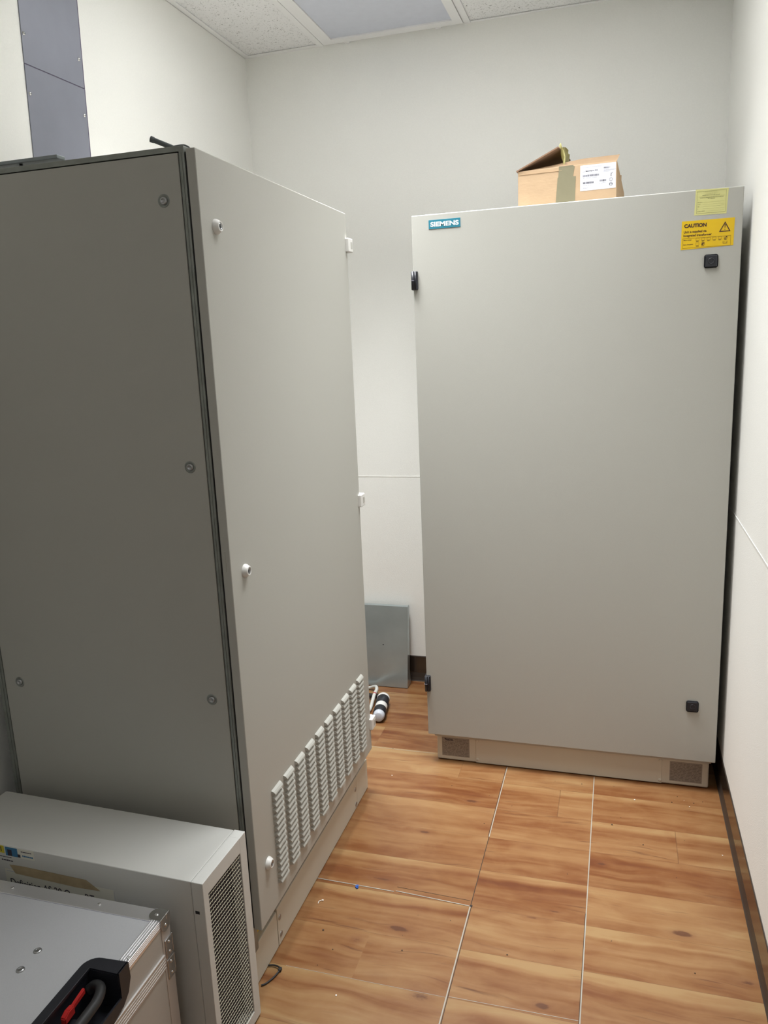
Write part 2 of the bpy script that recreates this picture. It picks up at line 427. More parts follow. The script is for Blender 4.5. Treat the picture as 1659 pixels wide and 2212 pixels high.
# pale strips and dark gaps between the floor sheets
def fstrip(p, q, wd, m, h=.0012):
    p = Vector((*p, 0)); q = Vector((*q, 0)); d = (q-p).normalized(); n = Vector((-d.y, d.x, 0))*wd/2
    return MB().prism((p+n, q+n, q-n, p-n), (0, 0, h), m)
trim(fstrip((-.3755, .2), (-.3755, 1.903), .0032, M_SEAM))
trim(fstrip((-.3718, .2), (-.3718, 1.905), .0014, M_SEAMD, .0008))
trim(fstrip((-.3745, 1.906), (-.3735, 2.232), .0018, M_SEAMD, .0008))
trim(fstrip((-.3732, 2.234), (-.3732, 2.668), .0026, M_SEAM))
trim(fstrip((-.3765, 2.234), (-.3765, 2.668), .0012, M_SEAMD, .0008))
trim(fstrip((-.0588, .2), (-.0588, 2.668), .0028, M_SEAM))
trim(fstrip((-.0625, .2), (-.0610, 1.95), .0012, M_SEAMD, .0008))
trim(fstrip((-.845, 1.918), (-.603, 1.914), .0026, M_SEAM))
trim(fstrip((-.598, 1.918), (-.3785, 1.9055), .0026, M_SEAM))
trim(fstrip((-.598, 1.936), (-.38, 1.928), .0010, M_SEAMD, .0006))
trim(fstrip((-.80, 1.5795), (-.379, 1.5795), .0009, M_SEAM, .0004))
trim(fstrip((-.370, 1.5835), (-.063, 1.5880), .0012, M_SEAM, .0004))
trim(fstrip((-.98, 2.709), (-.66, 2.709), .0014, M_SEAM, .0005))
for (cx, cy) in ((-.3725, 1.9035),):
    trim(MB().box((cx-.004, cy, 0), (cx+.003, cy+.006, .0016), M_SEAMD))

# ------------------------------------------------------------------ ceiling return panel
cv = thing('ceiling_vent', 'white framed ceiling panel with blue-grey face against the back wall', 'vent', (-.899, 3.04, CZ))
o = (-.899, 3.04, CZ)
b = MB(o)
x0, x1, y0, y1 = -1.188, -.610, 2.757, 3.340
ix0, ix1, iy0, iy1 = -1.140, -.645, 2.800, 3.296
zf = CZ-.003
for (a, c) in (((x0, y0), (ix0, y1)), ((ix1, y0), (x1, y1)), ((ix0, y0), (ix1, iy0)), ((ix0, iy1), (ix1, y1))):
    b.box((a[0], a[1], zf), (c[0], c[1], CZ+.0035), M_TBAR)
b.build('frame', cv)
b = MB(o).box((ix0+.0005, iy0+.0005, CZ+.0022), (ix1-.0005, iy1-.0005, CZ+.0036), M_FILTER)
b.build('panel_face', cv, 'blue-grey textured panel face')
for x in (-1.09, -.71):
    MB(o).box((x-.012, 3.3402, zf-.001), (x+.012, 3.3525, zf+.002), M_TBAR, bev=.0006).build('clip', cv)

# ------------------------------------------------------------------ ceiling lights (the one behind the camera is added for fill)
def ceiling_light(cx, cy, hy, strength, watt, label):
    t = thing('ceiling_light', label, 'light', (cx, cy, CZ), group=None)
    o = (cx, cy, CZ); hx = .290
    b = MB(o)
    for a, c in (((-hx, -hy), (-hx+.03, hy)), ((hx-.03, -hy), (hx, hy)), ((-hx+.03, -hy), (hx-.03, -hy+.03)), ((-hx+.03, hy-.03), (hx-.03, hy))):
        b.box((cx+a[0], cy+a[1], CZ-.012), (cx+c[0], cy+c[1], CZ+.002), M_TBAR)
    b.build('frame', t)
    la = bpy.data.lights.new('down_fill_lamp', 'AREA'); la.shape = 'RECTANGLE'; la.size = .50; la.size_y = 2*hy-.09  # narrow area lamp added under the diffuser to lift the lower room
    la.energy = watt; la.color = LAMP_COL; la.spread = math.radians(LAMP_SPREAD)
    lo = bpy.data.objects.new('down_fill_lamp', la); C.objects.link(lo); lo.parent = t; lo.location = (0, 0, -.0125)
    MB(o).box((cx-hx+.031, cy-hy+.031, CZ-.006), (cx+hx-.031, cy+hy-.031, CZ+.001), emit('lit_diffuser_%.1f' % strength, LAMP_COL, strength)).build('diffuser', t, 'glowing white diffuser')
ceiling_light(-.190, 2.132, .594, LAMP_NEAR, WATT_NEAR, 'long recessed ceiling light shining over the aisle between the cabinets')
ceiling_light(-.899, 2.437, .290, LAMP_LEFT, WATT_LEFT, 'square recessed ceiling light above the near cabinet')
ceiling_light(-.190, -.613, .594, FILL_BEHIND, FILL_WATT, 'added unseen ceiling light for fill behind the camera')

# ------------------------------------------------------------------ cover plates on the left wall
def cover(poly, screws, label):
    o = (LX, poly[0][0], poly[0][1])
    b = MB(o).prism([(LX, y, z) for y, z in poly], (.003, 0, 0), M_COVER)
    t = b.build('cover_plate'); t.location = o
    tag(t, label, 'wall panel', 'blue-grey cover plates on the left wall')
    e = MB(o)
    e.prism([(LX+.0002, poly[1][0], poly[1][1]), (LX+.0002, poly[2][0], poly[2][1]), (LX+.0002, poly[2][0]+.0040, poly[2][1]), (LX+.0002, poly[1][0]+.0040, poly[1][1])], (.0026, 0, 0), M_COVERE)  # shadow beside the plate painted as a dark purple strip
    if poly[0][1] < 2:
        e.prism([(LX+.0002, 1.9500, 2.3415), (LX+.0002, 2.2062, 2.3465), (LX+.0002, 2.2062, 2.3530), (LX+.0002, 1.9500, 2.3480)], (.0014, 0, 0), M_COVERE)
    e.build('edge_shadow', t, 'painted purple shadow line at the edge')
    for y, z in screws:
        s_ = MB(o).lathe((LX+.003, y, z), (1, 0, 0), [(0, .0055), (.0012, .0052), (.0030, .0035), (.0036, 0)], M_CHROME, 16)
        s_.box((LX+.0064, y-.0035, z-.0005), (LX+.0068, y+.0035, z+.0005), M_DARK)
        s_.build('screw', t, 'round silver screw head')
cover([(1.9497, 2.3462), (2.2010, 2.3512), (2.2185, CZ-.001), (1.9670, CZ-.001)], [(1.9600, 2.421), (2.1900, 2.4264)],
      'upper blue-grey metal cover plate on left wall, reaching the ceiling')
cover([(1.9310, 1.88), (2.1822, 1.88), (2.2010, 2.3480), (1.9497, 2.3430)], [(1.9560, 2.2713), (2.1865, 2.2725)],
      'lower blue-grey metal cover plate on left wall, above the near cabinet')

# ------------------------------------------------------------------ left (near) electrical cabinet
XC, YN, YF, ZT, ZB = -.8133, 1.4937, 2.4013, 1.9625, .1713
XB = -.8345                                  # front of the body behind the door
t = thing('electrical_cabinet', 'tall grey cabinet on the left with louvred door and shaded side', 'cabinet', (-1.17, 1.95, 0))
o = (-1.17, 1.95, 0)
XL_ = -1.4974
# body shell
b = MB(o)
b.box((XL_+.022, YN+.014, .17), (XB-.013, YF+.012, 1.955), M_BODY)
b.box((XL_+.022, YN+.014, .10), (XB-.045, YF+.012, .17), M_BODY)
b.build('body', t)
# zinc frame profile round the side
b = MB(o)
fr = M_FRAME
b.box((-.8503, YN, .10), (XB-.0035, YN+.022, 1.9685), fr, bev=.0015)
b.box((-.8470, YN-.0012, .102), (-.8435, YN, 1.955), fr)                       # ribs of the profile
b.box((XL_, YN, .10), (-1.4790, YN+.022, 1.9685), fr, bev=.0015)
b.box((-1.4905, YN-.0015, .102), (-1.4860, YN, 1.955), fr)
b.box((-1.4792, YN, 1.9580), (-.8500, YN+.022, 1.9688), fr, bev=.001)
b.box((-1.4792, YN, .10), (-.8500, YN+.022, .115), fr)
b.box((XB-.016, YF-.008, .172), (XB-.0035, YF+.020, 1.9685), fr)
b.box((XB-.016, YN+.022, 1.9400), (XB-.0035, YF-.008, 1.9685), fr)
b.build('frame', t, 'dull zinc frame profile')
b = MB(o).box((-1.4785, YN+.0045, .116), (-.8508, YN+.0135, 1.9575), M_DARK)  # dark sheet stands in for the shade in the panel and door gaps
b.box((XB-.0035, YN+.004, .172), (XB-.0002, YF-.01, 1.957), M_RUBBER)
b.build('gap_fill', t, 'dark strips standing in for shade in the gaps')
sp = MB(o).box((-1.4768, YN-.0003, .117), (-.8524, YN+.0075, 1.9560), M_CAB, bev=.0012).build('side_panel', t, 'shaded grey side panel')
for x, z in ((-.893, 1.8689), (-.8905, 1.3223), (-.8912, .777), (-1.4316, .7737), (-1.4316, 1.8689), (-1.4316, 1.3223), (-.8912, .23)):
    MB(o).lathe((x, YN-.0003, z), (0, -1, 0), [(0, .0135), (.0010, .0125), (.0012, .0110), (.0004, .0095), (.0004, 0)], M_FRAME, 24)\
        .lathe((x, YN-.0008, z), (0, -1, 0), [(0, .0078), (.0028, .0070), (.0034, .0045), (.0016, .0038), (.0016, 0)], M_STEEL, 20).build('bolt', sp, 'recessed steel bolt')
# door with louvres
b = MB(o)
b.box((XB, YN, ZB), (XC, YF, ZT), M_CAB, bev=.0022, seg=3)
NC, NR = 10, 16
for c in range(NC):
    ya = 1.6005 + c*.0745; yb = ya + .0530
    for r in range(NR):
        zt_ = .4870 - r*.01665; d_ = .0112
        tb = bmesh.new()
        P = lambda x, y, z: tb.verts.new((x, y, z))
        prof = ((-.0004, 0, 0), (.0060, .0016, .0036), (.0098, .0028, .0084), (.0106, .0032, .0116))
        lo = [P(XC+x, ya+i_, zt_-z) for x, i_, z in prof]; hi = [P(XC+x, yb-i_, zt_-z) for x, i_, z in prof]
        e0 = P(XC-.0004, ya, zt_-.0116); e1 = P(XC-.0004, yb, zt_-.0116)
        for k in range(3): tb.faces.new((lo[k], hi[k], hi[k+1], lo[k+1]))
        tb.faces.new(lo+[e0]); tb.faces.new([e1]+hi[::-1]); tb.faces.new((lo[3], hi[3], e1, e0))
        bmesh.ops.recalc_face_normals(tb, faces=list(tb.faces))
        b.add(tb, M_CAB)
dr = b.build('door', t, 'light grey louvred door')
for y, z in ((1.5549, 1.8199), (1.5580, 1.0724), (1.5533, .3181)):
    MB(o).lathe((XC, y, z), (1, 0, 0), [(0, .0158), (.0035, .0155), (.0110, .0112), (.0122, .0100), (.0120, .0082), (.0085, .0078), (.0085, 0)], M_WHITEP, 32)\
        .lathe((XC+.0086, y, z), (1, 0, 0), [(0, .0076), (.0030, .0074), (.0030, .0052), (.0008, .0046), (.0008, 0)], M_STEEL, 24)\
        .box((XC+.0094, y-.0014, z-.0065), (XC+.0108, y+.0014, z+.0065), M_DARK).build('lock', dr, 'round white lock with metal insert')
for z in (1.8690, 1.0670, .2690):
    hb = MB(o).box((XC-.002, YF-.016, z-.0205), (XC+.0115, YF+.0235, z+.0205), M_WHITEP, bev=.003, seg=3)
    hb.box((XC+.0112, YF+.002, z-.010), (XC+.0122, YF+.017, z+.010), M_BODY, bev=.0004)
    hb.box((XC-.018, YF+.001, z-.0205), (XC-.001, YF+.0235, z+.0205), M_WHITEP)
    hb.build('hinge', dr, 'pale grey plastic hinge')
MB(o).box((XB+.002, YN-.0012, 1.0880), (XB+.0105, YN+.001, 1.1340), M_CAB, bev=.0008).build('catch_plate', dr)
# top sheet
MB(o).box((XL_+.020, YN+.022, 1.955), (XB-.020, YF+.012, 1.9660), M_BODY).build('top_panel', t)
# plinth: corner blocks and cover plates with bolts
XP = -.8433
pl = MB(o)
pl.box((XL_+.02, 1.500, 0), (XP-.004, 2.420, .0995), M_BODY)
pl.box((XP-.03, 1.4955, .002), (XP, 1.6340, .1080), M_PLINTH, bev=.002)
pl.box((XP-.03, 2.3060, .002), (XP, 2.4246, .1140), M_PLINTH, bev=.002)
pl = pl.build('plinth', t)
cpm = MB(o).box((XP-.010, 1.6365, .002), (XP+.0004, 2.3035, .1150), M_PLINTH, bev=.0015).build('cover_panel', pl)
for y, z in ((1.6500, .0800), (1.6520, .0278), (2.2875, .0735), (2.2890, .0178)):
    MB(o).lathe((XP, y, z), (1, 0, 0), [(0, .0080), (.0016, .0076), (.0020, .0050), (.0008, .0040), (.0008, 0)], M_STEEL, 20).build('bolt', pl, 'steel plinth bolt')
MB(o).box((XP-.020, 1.5350, .1090), (XP-.0160, 1.5650, .1480), M_YFOAM).build('yellow_strip', t, 'small yellow strip under the door')

# things lying on top of the near cabinet
b = MB((-1.33, 1.515, 1.9688)).box((-1.545, 1.503, 1.9775), (-1.142, 1.530, 1.9850), M_STRIPM, bev=.0012)
b.cyl((-1.245, 1.516, 1.9688), (-1.245, 1.516, 1.9780), .004, M_STEEL, seg=12).cyl((-1.47, 1.516, 1.9688), (-1.47, 1.516, 1.9780), .004, M_STEEL, seg=12)
s_ = b.build('metal_strip'); s_.location = (-1.33, 1.515, 1.9688)
tag(s_, 'flat grey metal strip lying on top of the near cabinet', 'strip')
rt = thing('metal_rod', 'short grey coated rod with wire loop on the near cabinet corner', 'rod', (-.90, 1.56, 1.9688))
o2 = (-.90, 1.56, 1.9688)
MB(o2).tube([(-.9385, 1.545, 2.0010), (-.915, 1.553, 1.9905), (-.880, 1.566, 1.9745)], .0052, M_ROD, seg=14)\
    .cyl((-.9405, 1.5445, 2.0018), (-.9340, 1.5465, 1.9990), .0064, M_ROD, r2=.0060, seg=14).build('rod', rt)
MB(o2).tube([(-.905, 1.560, 1.9850), (-.885, 1.556, 1.9850), (-.868, 1.552, 1.9832), (-.857, 1.550, 1.9775), (-.853, 1.550, 1.9715)], .0022, M_ROD, seg=10).build('wire_loop', rt)

# ------------------------------------------------------------------ right (far) electrical cabinet
YR, XRL, XRR, RZT, RZB = 2.6415, -.6668, .3408, 1.9756, .1178
o = (-.163, 2.95, 0)
t = thing('electrical_cabinet', 'tall grey cabinet against the back wall with yellow caution sign', 'cabinet', o)
b = MB(o).box((-.6480, YR+.024, .100), (.3300, 3.31, 1.9690), M_BODY, bev=.002)
b.box((.3300, YR+.0215, .135), (.3355, YR+.05, 1.955), M_BODY)
b.build('body', t)
MB(o).box((-.655, YR+.0205, .125), (.328, YR+.024, 1.965), M_RUBBER).build('gap_fill', t)
dr = MB(o).box((XRL, YR, RZB), (XRR, YR+.0205, RZT), M_CAB, bev=.0030, seg=4).build('door', t)
for z in (1.7695, .3260):
    hb = MB(o).box((XRL-.0052, YR-.0105, z-.030), (XRL+.0168, YR+.004, z+.030), M_BLACKP, bev=.0022)
    hb.cyl((XRL+.0005, YR-.0095, z-.0295), (XRL+.0005, YR-.0095, z+.0295), .0048, M_BLACKP, seg=16)
    hb.cyl((XRL+.0095, YR-.0092, z-.0295), (XRL+.0095, YR-.0092, z+.0295), .0030, M_BLACKP, seg=16)
    hb.box((XRL-.005, YR-.0150, z-.0006), (XRL+.0055, YR-.009, z+.0006), M_INKG)
    hb.box((XRL-.0052, YR+.004, z-.030), (XRL+.0, YR+.030, z+.030), M_BLACKP)
    hb.build('hinge', dr, 'black ribbed hinge')
for x, z in ((.2580, 1.7690), (.2595, .3218)):
    hb = MB(o)
    hb.box((x-.0195, YR-.0065, z-.0195), (x+.0195, YR, z+.0195), M_BLACKP, bev=.0062, seg=4)
    hb.box((x-.0175, YR-.0082, z-.0175), (x+.0175, YR-.003, z+.0175), M_BLACKP, bev=.0025, seg=2)
    hb.lathe((x, YR-.0080, z), (0, -1, 0), [(0, .0095), (.0012, .0090), (.0012, .0070), (-.001, .0060), (-.001, 0)], M_BLACKP, 24)
    hb.box((x-.0012, YR-.0080, z-.0045), (x+.0012, YR-.0066, z+.0045), M_DARK)
    hb.build('lock', dr, 'black square lock')
# maker's plate
b = MB(o).box((-.6085, YR-.0012, 1.9287), (-.5030, YR, 1.9570), M_TEAL, bev=.0003)
b.text('SIEMENS', -.6025, 1.9355, .0940, .0150, YR-.0012, M_LET, bold=.035)
b.build('nameplate', dr, 'teal plate with pale capital lettering')
# pale yellow inspection form
yq = YR-.0004
b = MB(o)
b.prism([(.2055, YR, 1.9035), (.2950, YR, 1.9025), (.2985, YR, 1.9735), (.2080, YR, 1.9760)], (0, -.0004, 0), M_NOTE)
def frame_rect(b, x0, z0, x1, z1, wd, y, m, d=.0003):
    b.box((x0, y-d, z0), (x1, y, z0+wd), m).box((x0, y-d, z1-wd), (x1, y, z1), m)
    b.box((x0, y-d, z0+wd), (x0+wd, y, z1-wd), m).box((x1-wd, y-d, z0+wd), (x1, y, z1-wd), m)
frame_rect(b, .2115, 1.9080, .2925, 1.9700, .0006, yq, M_NOTEI)
def dashes(b, x0, x1, z, h, y, m, rnd, wmin=.002, wmax=.006, gap=.0008, d=.0003):
    x = x0
    while x < x1 - wmin:
        w_ = min(rnd.uniform(wmin, wmax), x1-x)
        b.box((x, y-d, z), (x+w_, y, z+h*rnd.uniform(.75, 1)), m); x += w_+gap*rnd.uniform(.7, 1.5)
rn = random.Random(3)
for i, (a, c, m, h) in enumerate(((.233, .268, M_NOTEL, .0010), (.236, .270, M_NOTEL, .0010), (.235, .268, M_NOTEL, .0010), (.2265, .275, M_NOTEI, .0015),
                                  (.217, .288, M_NOTEL, .0010), (.2205, .2845, M_NOTEI, .0017), (.242, .261, M_NOTEI, .0015))):
    dashes(b, a, c, 1.9672-i*.0033, h, yq, m, rn)
for i, z in enumerate((1.9385, 1.9325, 1.9265, 1.9205)):
    dashes(b, .2140, (.2270, .2220, .2190, .2170)[i], z, .0013, yq, M_NOTEI, rn)
    b.box((.229, yq-.0002, z), (.288, yq, z+.0003), M_NOTEL)
dashes(b, .214, .236, 1.9135, .0012, yq, M_NOTEI, rn); b.box((.237, yq-.0002, 1.9135), (.288, yq, 1.9138), M_NOTEL)
b.build('inspection_sticker', dr, 'pale yellow printed form')
# caution sign
b = MB(o)
b.prism([(.1712, YR, 1.8070), (.3178, YR, 1.8110), (.3190, YR, 1.8893), (.1722, YR, 1.8890)], (0, -.0006, 0), M_YEL)
yq = YR-.0006
b.text('CAUTION', .1790, 1.8695, .0625, .0112, yq, M_CINK, bold=.045)
b.text('Unit is supplied via', .1780, 1.8525, .0640, .0088, yq, M_CINK, bold=.02)
b.text('Integrated transformer', .1778, 1.8420, .0790, .0088, yq, M_CINK, bold=.02)
def ring(b, pts, wd, y, m):
    n = len(pts); ctr = Vector((sum(p[0] for p in pts)/n, sum(p[1] for p in pts)/n))
    for k in range(n):
        p = Vector(pts[k]); q = Vector(pts[(k+1) % n]); d = (q-p).normalized(); nn = Vector((-d.y, d.x))*wd/2; e = d*wd*.5
        b.prism([(v.x, y, v.y) for v in (p-e+nn, q+e+nn, q+e-nn, p-e-nn)], (0, -.0003-.00002*k, 0), m)
ring(b, [(.2790, 1.8525), (.3065, 1.8525), (.2928, 1.8775)], .0026, yq, M_CINK)
b.prism([(.2914, yq, 1.8725), (.2942, yq, 1.8725), (.2935, yq, 1.8615), (.2921, yq, 1.8615)], (0, -.0003, 0), M_CINK)
b.box((.2919, yq-.0003, 1.8565), (.2937, yq, 1.8588), M_CINK)
frame_rect(b, .1755, 1.8115, .3100, 1.8395, .0007, yq, M_CINKL)
b.text('Mains voltage', .1782, 1.8325, .0225, .0034, yq, M_CINK, bold=.02, d=.0003)
b.text('Mains frequency', .1782, 1.8195, .0275, .0034, yq, M_CINK, bold=.02, d=.0003)
for i, vlt in enumerate(('380V', '400V', '420V', '440V', '460V', '480V')):
    x = .2130 + i*.0156
    frame_rect(b, x, 1.8310, x+.0095, 1.8382, .0006, yq, M_CINKL)
    b.text(vlt, x+.0008, 1.8278, .0078, .0024, yq, M_CINK, bold=.02, d=.0003)
    if i == 5: b.box((x+.001, yq-.0003, 1.8322), (x+.006, yq, 1.8340), M_CINK).box((x+.005, yq-.0003, 1.8345), (x+.0088, yq, 1.8375), M_CINK)
for i, hz in enumerate(('50Hz', '60Hz')):
    x = .2130 + i*.0156
    frame_rect(b, x, 1.8178, x+.0095, 1.8250, .0006, yq, M_CINKL)
    b.text(hz, x+.0008, 1.8140, .0078, .0024, yq, M_CINK, bold=.02, d=.0003)
    if i == 1: b.box((x+.001, yq-.0003, 1.8185), (x+.0055, yq, 1.8210), M_CINK).box((x+.002, yq-.0003, 1.8215), (x+.0085, yq, 1.8243), M_CINK)
b.box((.2885, yq-.0003, 1.8175), (.3005, yq, 1.8190), M_CINKL).box((.2885, yq-.0003, 1.8190), (.2900, yq, 1.8245), M_CINKL).box((.2990, yq-.0003, 1.8190), (.3005, yq, 1.8245), M_CINKL).box((.2938, yq-.0003, 1.8205), (.2946, yq, 1.8245), M_CINKL)
b.build('caution_sign', dr, 'yellow warning sign with black triangle')
# plinth
YP = 2.6715
pl = MB(o).box((-.6409, YP, .003), (.3257, 3.28, .101), M_PLINTH, bev=.006, seg=3).build('plinth', t)
MB(o).box((-.4915, YP-.0022, .0045), (.1712, YP+.001, .1005), M_PLINTH, bev=.0012).build('cover_panel', pl)
for x, z in ((-.4845, .0175), (.1655, .0165), (-.4845, .095), (.1655, .092)):
    MB(o).lathe((x, YP-.0022, z), (0, -1, 0), [(0, .0058), (.0012, .0055), (.0018, .0035), (.0018, 0)], M_PLINTH, 16).build('bolt', pl)
for k, (x0, x1, z0, z1) in enumerate(((-.6215, -.5158, .0200, .0955), (.1972, .3036, .0180, .0925))):
    b = MB(o).box((x0, YP-.0006, z0), (x1, YP+.001, z1), M_TYPE)
    rn = random.Random(20+k)
    rows = 13; hh = (z1-z0)/rows
    for i in range(rows-1):
        z = z1-(i+1.3)*hh
        if k == 0 and i < 2: dashes(b, x0+.05, x1-.004, z, hh*.45, YP-.0006, M_TYPEI, rn, .003, .014, .002)
        else: dashes(b, x0+.003, x1-.004, z, hh*.42, YP-.0006, M_TYPEI, rn, .003, .016, .004)
    if k == 0:
        b.prism([(x0+.0100, YP-.0006, z1-.0035), (x0+.0160, YP-.0006, z1-.0035), (x0+.0130, YP-.0006, z1-.0110)], (0, -.0004, 0), M_INK)
        b.text('RIEDEL', x0+.0145, z1-.0125, .0305, .0078, YP-.0006, M_INK, bold=.04)
    b.build('rating_plate', pl, 'grey printed rating plate')

# ------------------------------------------------------------------ cardboard box on the far cabinet
ya = math.radians(-3.5)
bx, by, bz = -.020, 2.750, 1.9770
t = thing('cardboard_box', 'open brown cardboard box with taped side lying on the far cabinet', 'box', (bx, by, bz), ya)
Wb, Db, Hb = .3130, .235, .1255
cw = .0035
b = MB()
# front wall is slightly bowed; corners lean outwards at the foot of the right side
b.box((-Wb, 0, 0), (0, cw, Hb), M_CARD, bev=.0012)
b.box((-Wb, Db-cw, 0), (0, Db, Hb-.004), M_CARD)
b.box((-Wb, cw, 0), (-Wb+cw, Db-cw, Hb-.002), M_CARD)
b.prism([(0, .002, 0), (0, .002, Hb), (0-.004, Db, Hb-.003), (.012, Db*.85, .055), (.010, Db*.9, 0)], (-.003, 0, 0), M_CARD)
b.box((-Wb+cw, cw, 0), (-.004, Db-cw, .004), M_CARDIN)
# crease ridges on the front
b.box((-Wb+.002, -.0012, Hb-.0125), (-.170, .001, Hb-.0112), M_CARD, bev=.0004)
b.build('carton', t)
# long front flap, leaning back and up
fl = MB()
pts = [(-.305, .001, Hb-.002), (.0, .001, Hb-.001), (.006, .040, Hb+.0245), (-.110, .048, Hb+.026), (-.190, .050, Hb+.016), (-.290, .045, Hb+.004)]
tb = bmesh.new(); vs = [tb.verts.new(p) for p in pts]
tb.faces.new((vs[0], vs[1], vs[2], vs[3])); tb.faces.new((vs[0], vs[3], vs[4], vs[5]))
g = bmesh.ops.solidify(tb, geom=list(tb.faces), thickness=.003)
fl.add(tb, M_CARD)
fl.build('front_flap', t, 'pale lit flap')
# left short flap, hinged on the left rim and lifted; brown inside face
fl = MB()
h0 = Vector((-Wb-.004, -.004, Hb-.002)); h1 = Vector((-Wb-.002, Db-.01, Hb-.002))
u = Vector((.136, 0, .060))
p = [h0, h0+u+Vector((.0, .0, .0)), h1+u+Vector((.010, -.008, .001)), h1]
fl.prism(p, (-.0014, 0, .0034), M_CARDIN)
fl.build('side_flap', t, 'dark brown raised flap')
# tape
tp = MB()
tp.prism([(-.1820, -.0004, .0895), (-.1820+.0, -.0004, .0895), (-.1365+.0, -.0004, .0890), (-.1300, -.0004, .1215), (-.1345, -.0004, .1240), (-.1800, -.0004, .1235)], (0, -.0007, 0), M_TAPE)
tp.prism([(-.1905, -.0002, .0085), (-.1290, -.0002, .0070), (-.1265, -.0002, .0920), (-.1840, -.0002, .0930)], (0, -.0010, 0), M_TAPE)
tp.box((-.1800, -.0011, .1230), (-.1345, .012, .1262), M_TAPE)
tp.build('tape', t, 'olive brown packing tape')
# shipping label
lb = MB()
lx0, lx1, lz0, lz1 = -.1125, -.0025, .0445, .1210
yq = -.0006
lb.box((lx0, yq, lz0), (lx1, .0, lz1), M_PAPER, bev=.0002)
rn = random.Random(9)
def L_(u, v): return (lx0+u*(lx1-lx0), lz0+v*(lz1-lz0))
def dl(u0, u1, v, h, m): 
    a = L_(u0, v); c = L_(u1, v); dashes(lb, a[0], c[0], a[1], h, yq, m, rn, .0012, .0040, .0006)
dl(.05, .60, .915, .0010, M_INKL)
for i, (u1, m, h) in enumerate(((.80, M_INKG, .0012), (.84, M_INK, .0016), (.80, M_INKG, .0010), (.99, M_INKG, .0011), (.86, M_INKG, .0009))):
    dl(.66, u1, .86-i*.045, h, m)
dl(.07, .14, .745, .0012, M_INKG)
a = L_(.155, .735); lb.text('Balancing for PHS', a[0], a[1], .0370, .0042, yq, M_INK, bold=.02, d=.0003)
def barcode(u0, u1, v, h):
    x = L_(u0, v)[0]; xe = L_(u1, v)[0]; z = L_(0, v)[1]
    while x < xe:
        w_ = rn.choice((.0003, .0005, .0008, .0011)); lb.box((x, yq-.0003, z), (min(x+w_, xe), yq, z+h), M_INK); x += w_+rn.choice((.0004, .0006, .0009))
barcode(.08, .53, .545, .0058); barcode(.08, .38, .265, .0058); barcode(.55, .74, .300, .0058)
dl(.08, .13, .49, .0010, M_INKG); dl(.17, .30, .49, .0012, M_INKG); dl(.35, .47, .49, .0012, M_INKG)
dl(.08, .13, .205, .0010, M_INKG); dl(.15, .26, .205, .0012, M_INKG); dl(.28, .32, .205, .0012, M_INKG)
dl(.54, .58, .235, .0010, M_INKG); dl(.60, .74, .235, .0010, M_INKG); dl(.08, .23, .095, .0013, M_INKG)
def circ(u, v, r, fill=False):
    cx, cz = L_(u, v); n = 20
    for k in range(n):
        a0 = 2*math.pi*k/n; a1 = 2*math.pi*(k+1)/n
        lb.prism([(cx+rr*math.cos(aa), yq, cz+rr*math.sin(aa)) for rr, aa in ((r, a0), (r, a1), (r-.0008, a1), (r-.0008, a0))], (0, -.0003, 0), M_INK)
circ(.865, .345, .0052); circ(.865, .165, .0052)
cx, cz = L_(.865, .165); lb.box((cx-.0042, yq-.0003, cz-.0006), (cx+.0042, yq, cz+.0006), M_INK).box((cx-.0046, yq-.0003, cz-.002), (cx-.003, yq, cz+.002), M_INK).box((cx+.003, yq-.0003, cz-.002), (cx+.0046, yq, cz+.002), M_INK)
cx, cz = L_(.865, .345); lb.prism([(cx-.0014, yq, cz+.0024), (cx-.0002, yq, cz+.0024), (cx+.0010, yq, cz-.0012), (cx+.0002, yq, cz-.0014)], (0, -.0003, 0), M_INK)
cx, cz = L_(.865, .47); lb.prism([(cx-.0010, yq, cz), (cx+.0012, yq, cz), (cx+.0007, yq, cz+.0085), (cx-.0004, yq, cz+.0085)], (0, -.0003, 0), M_INK)
lb.prism([(cx+.0003, yq, cz+.0080), (cx+.0008, yq, cz+.0072), (cx+.0060, yq, cz+.0112), (cx+.0056, yq, cz+.0120)], (0, -.0003, 0), M_INK)
lb.prism([(cx-.0004, yq, cz+.0080), (cx+.0002, yq, cz+.0080), (cx+.0004, yq, cz+.0120), (cx-.0004, yq, cz+.0120)], (0, -.0003, 0), M_INK)
lb.build('shipping_label', t, 'white printed label with barcodes')
# yellow film bag showing behind the raised flap
o2 = (-.185, 2.87, 1.984)
rn = random.Random(5)
tb = bmesh.new(); NU, NV = 22, 14; gr = []
for i in range(NU+1):
    u = i/NU; row_ = []
    for k in range(NV+1):
        v = k/NV
        y = -.088 + .183*u
        top = .1930 - .004*math.sin(9*u) + .003*math.sin(31*u) + .003*math.exp(-((u-.05)/.05)**2)
        z = .008 + (top-.008)*v
        x = -.0035 + .005*math.sin(7*u+3*v) + .0035*math.sin(23*u-5*v) + .0025*rn.uniform(-1, 1) + .006*v - .016*v**6*math.exp(-((u-.05)/.10)**2)
        row_.append(tb.verts.new((x, y + .002*rn.uniform(-1, 1), z)))
    gr.append(row_)
for i in range(NU):
    for k in range(NV): tb.faces.new((gr[i][k], gr[i+1][k], gr[i+1][k+1], gr[i][k+1])).smooth = True
bmesh.ops.solidify(tb, geom=list(tb.faces), thickness=.0006)
b = MB((0, 0, 0)); b.add(tb, M_YBAG)
bag = b.build('plastic_bag'); bag.location = (-.1870, 2.862, 1.9815)
tag(bag, 'crumpled yellow plastic bag sticking out of the cardboard box', 'bag')

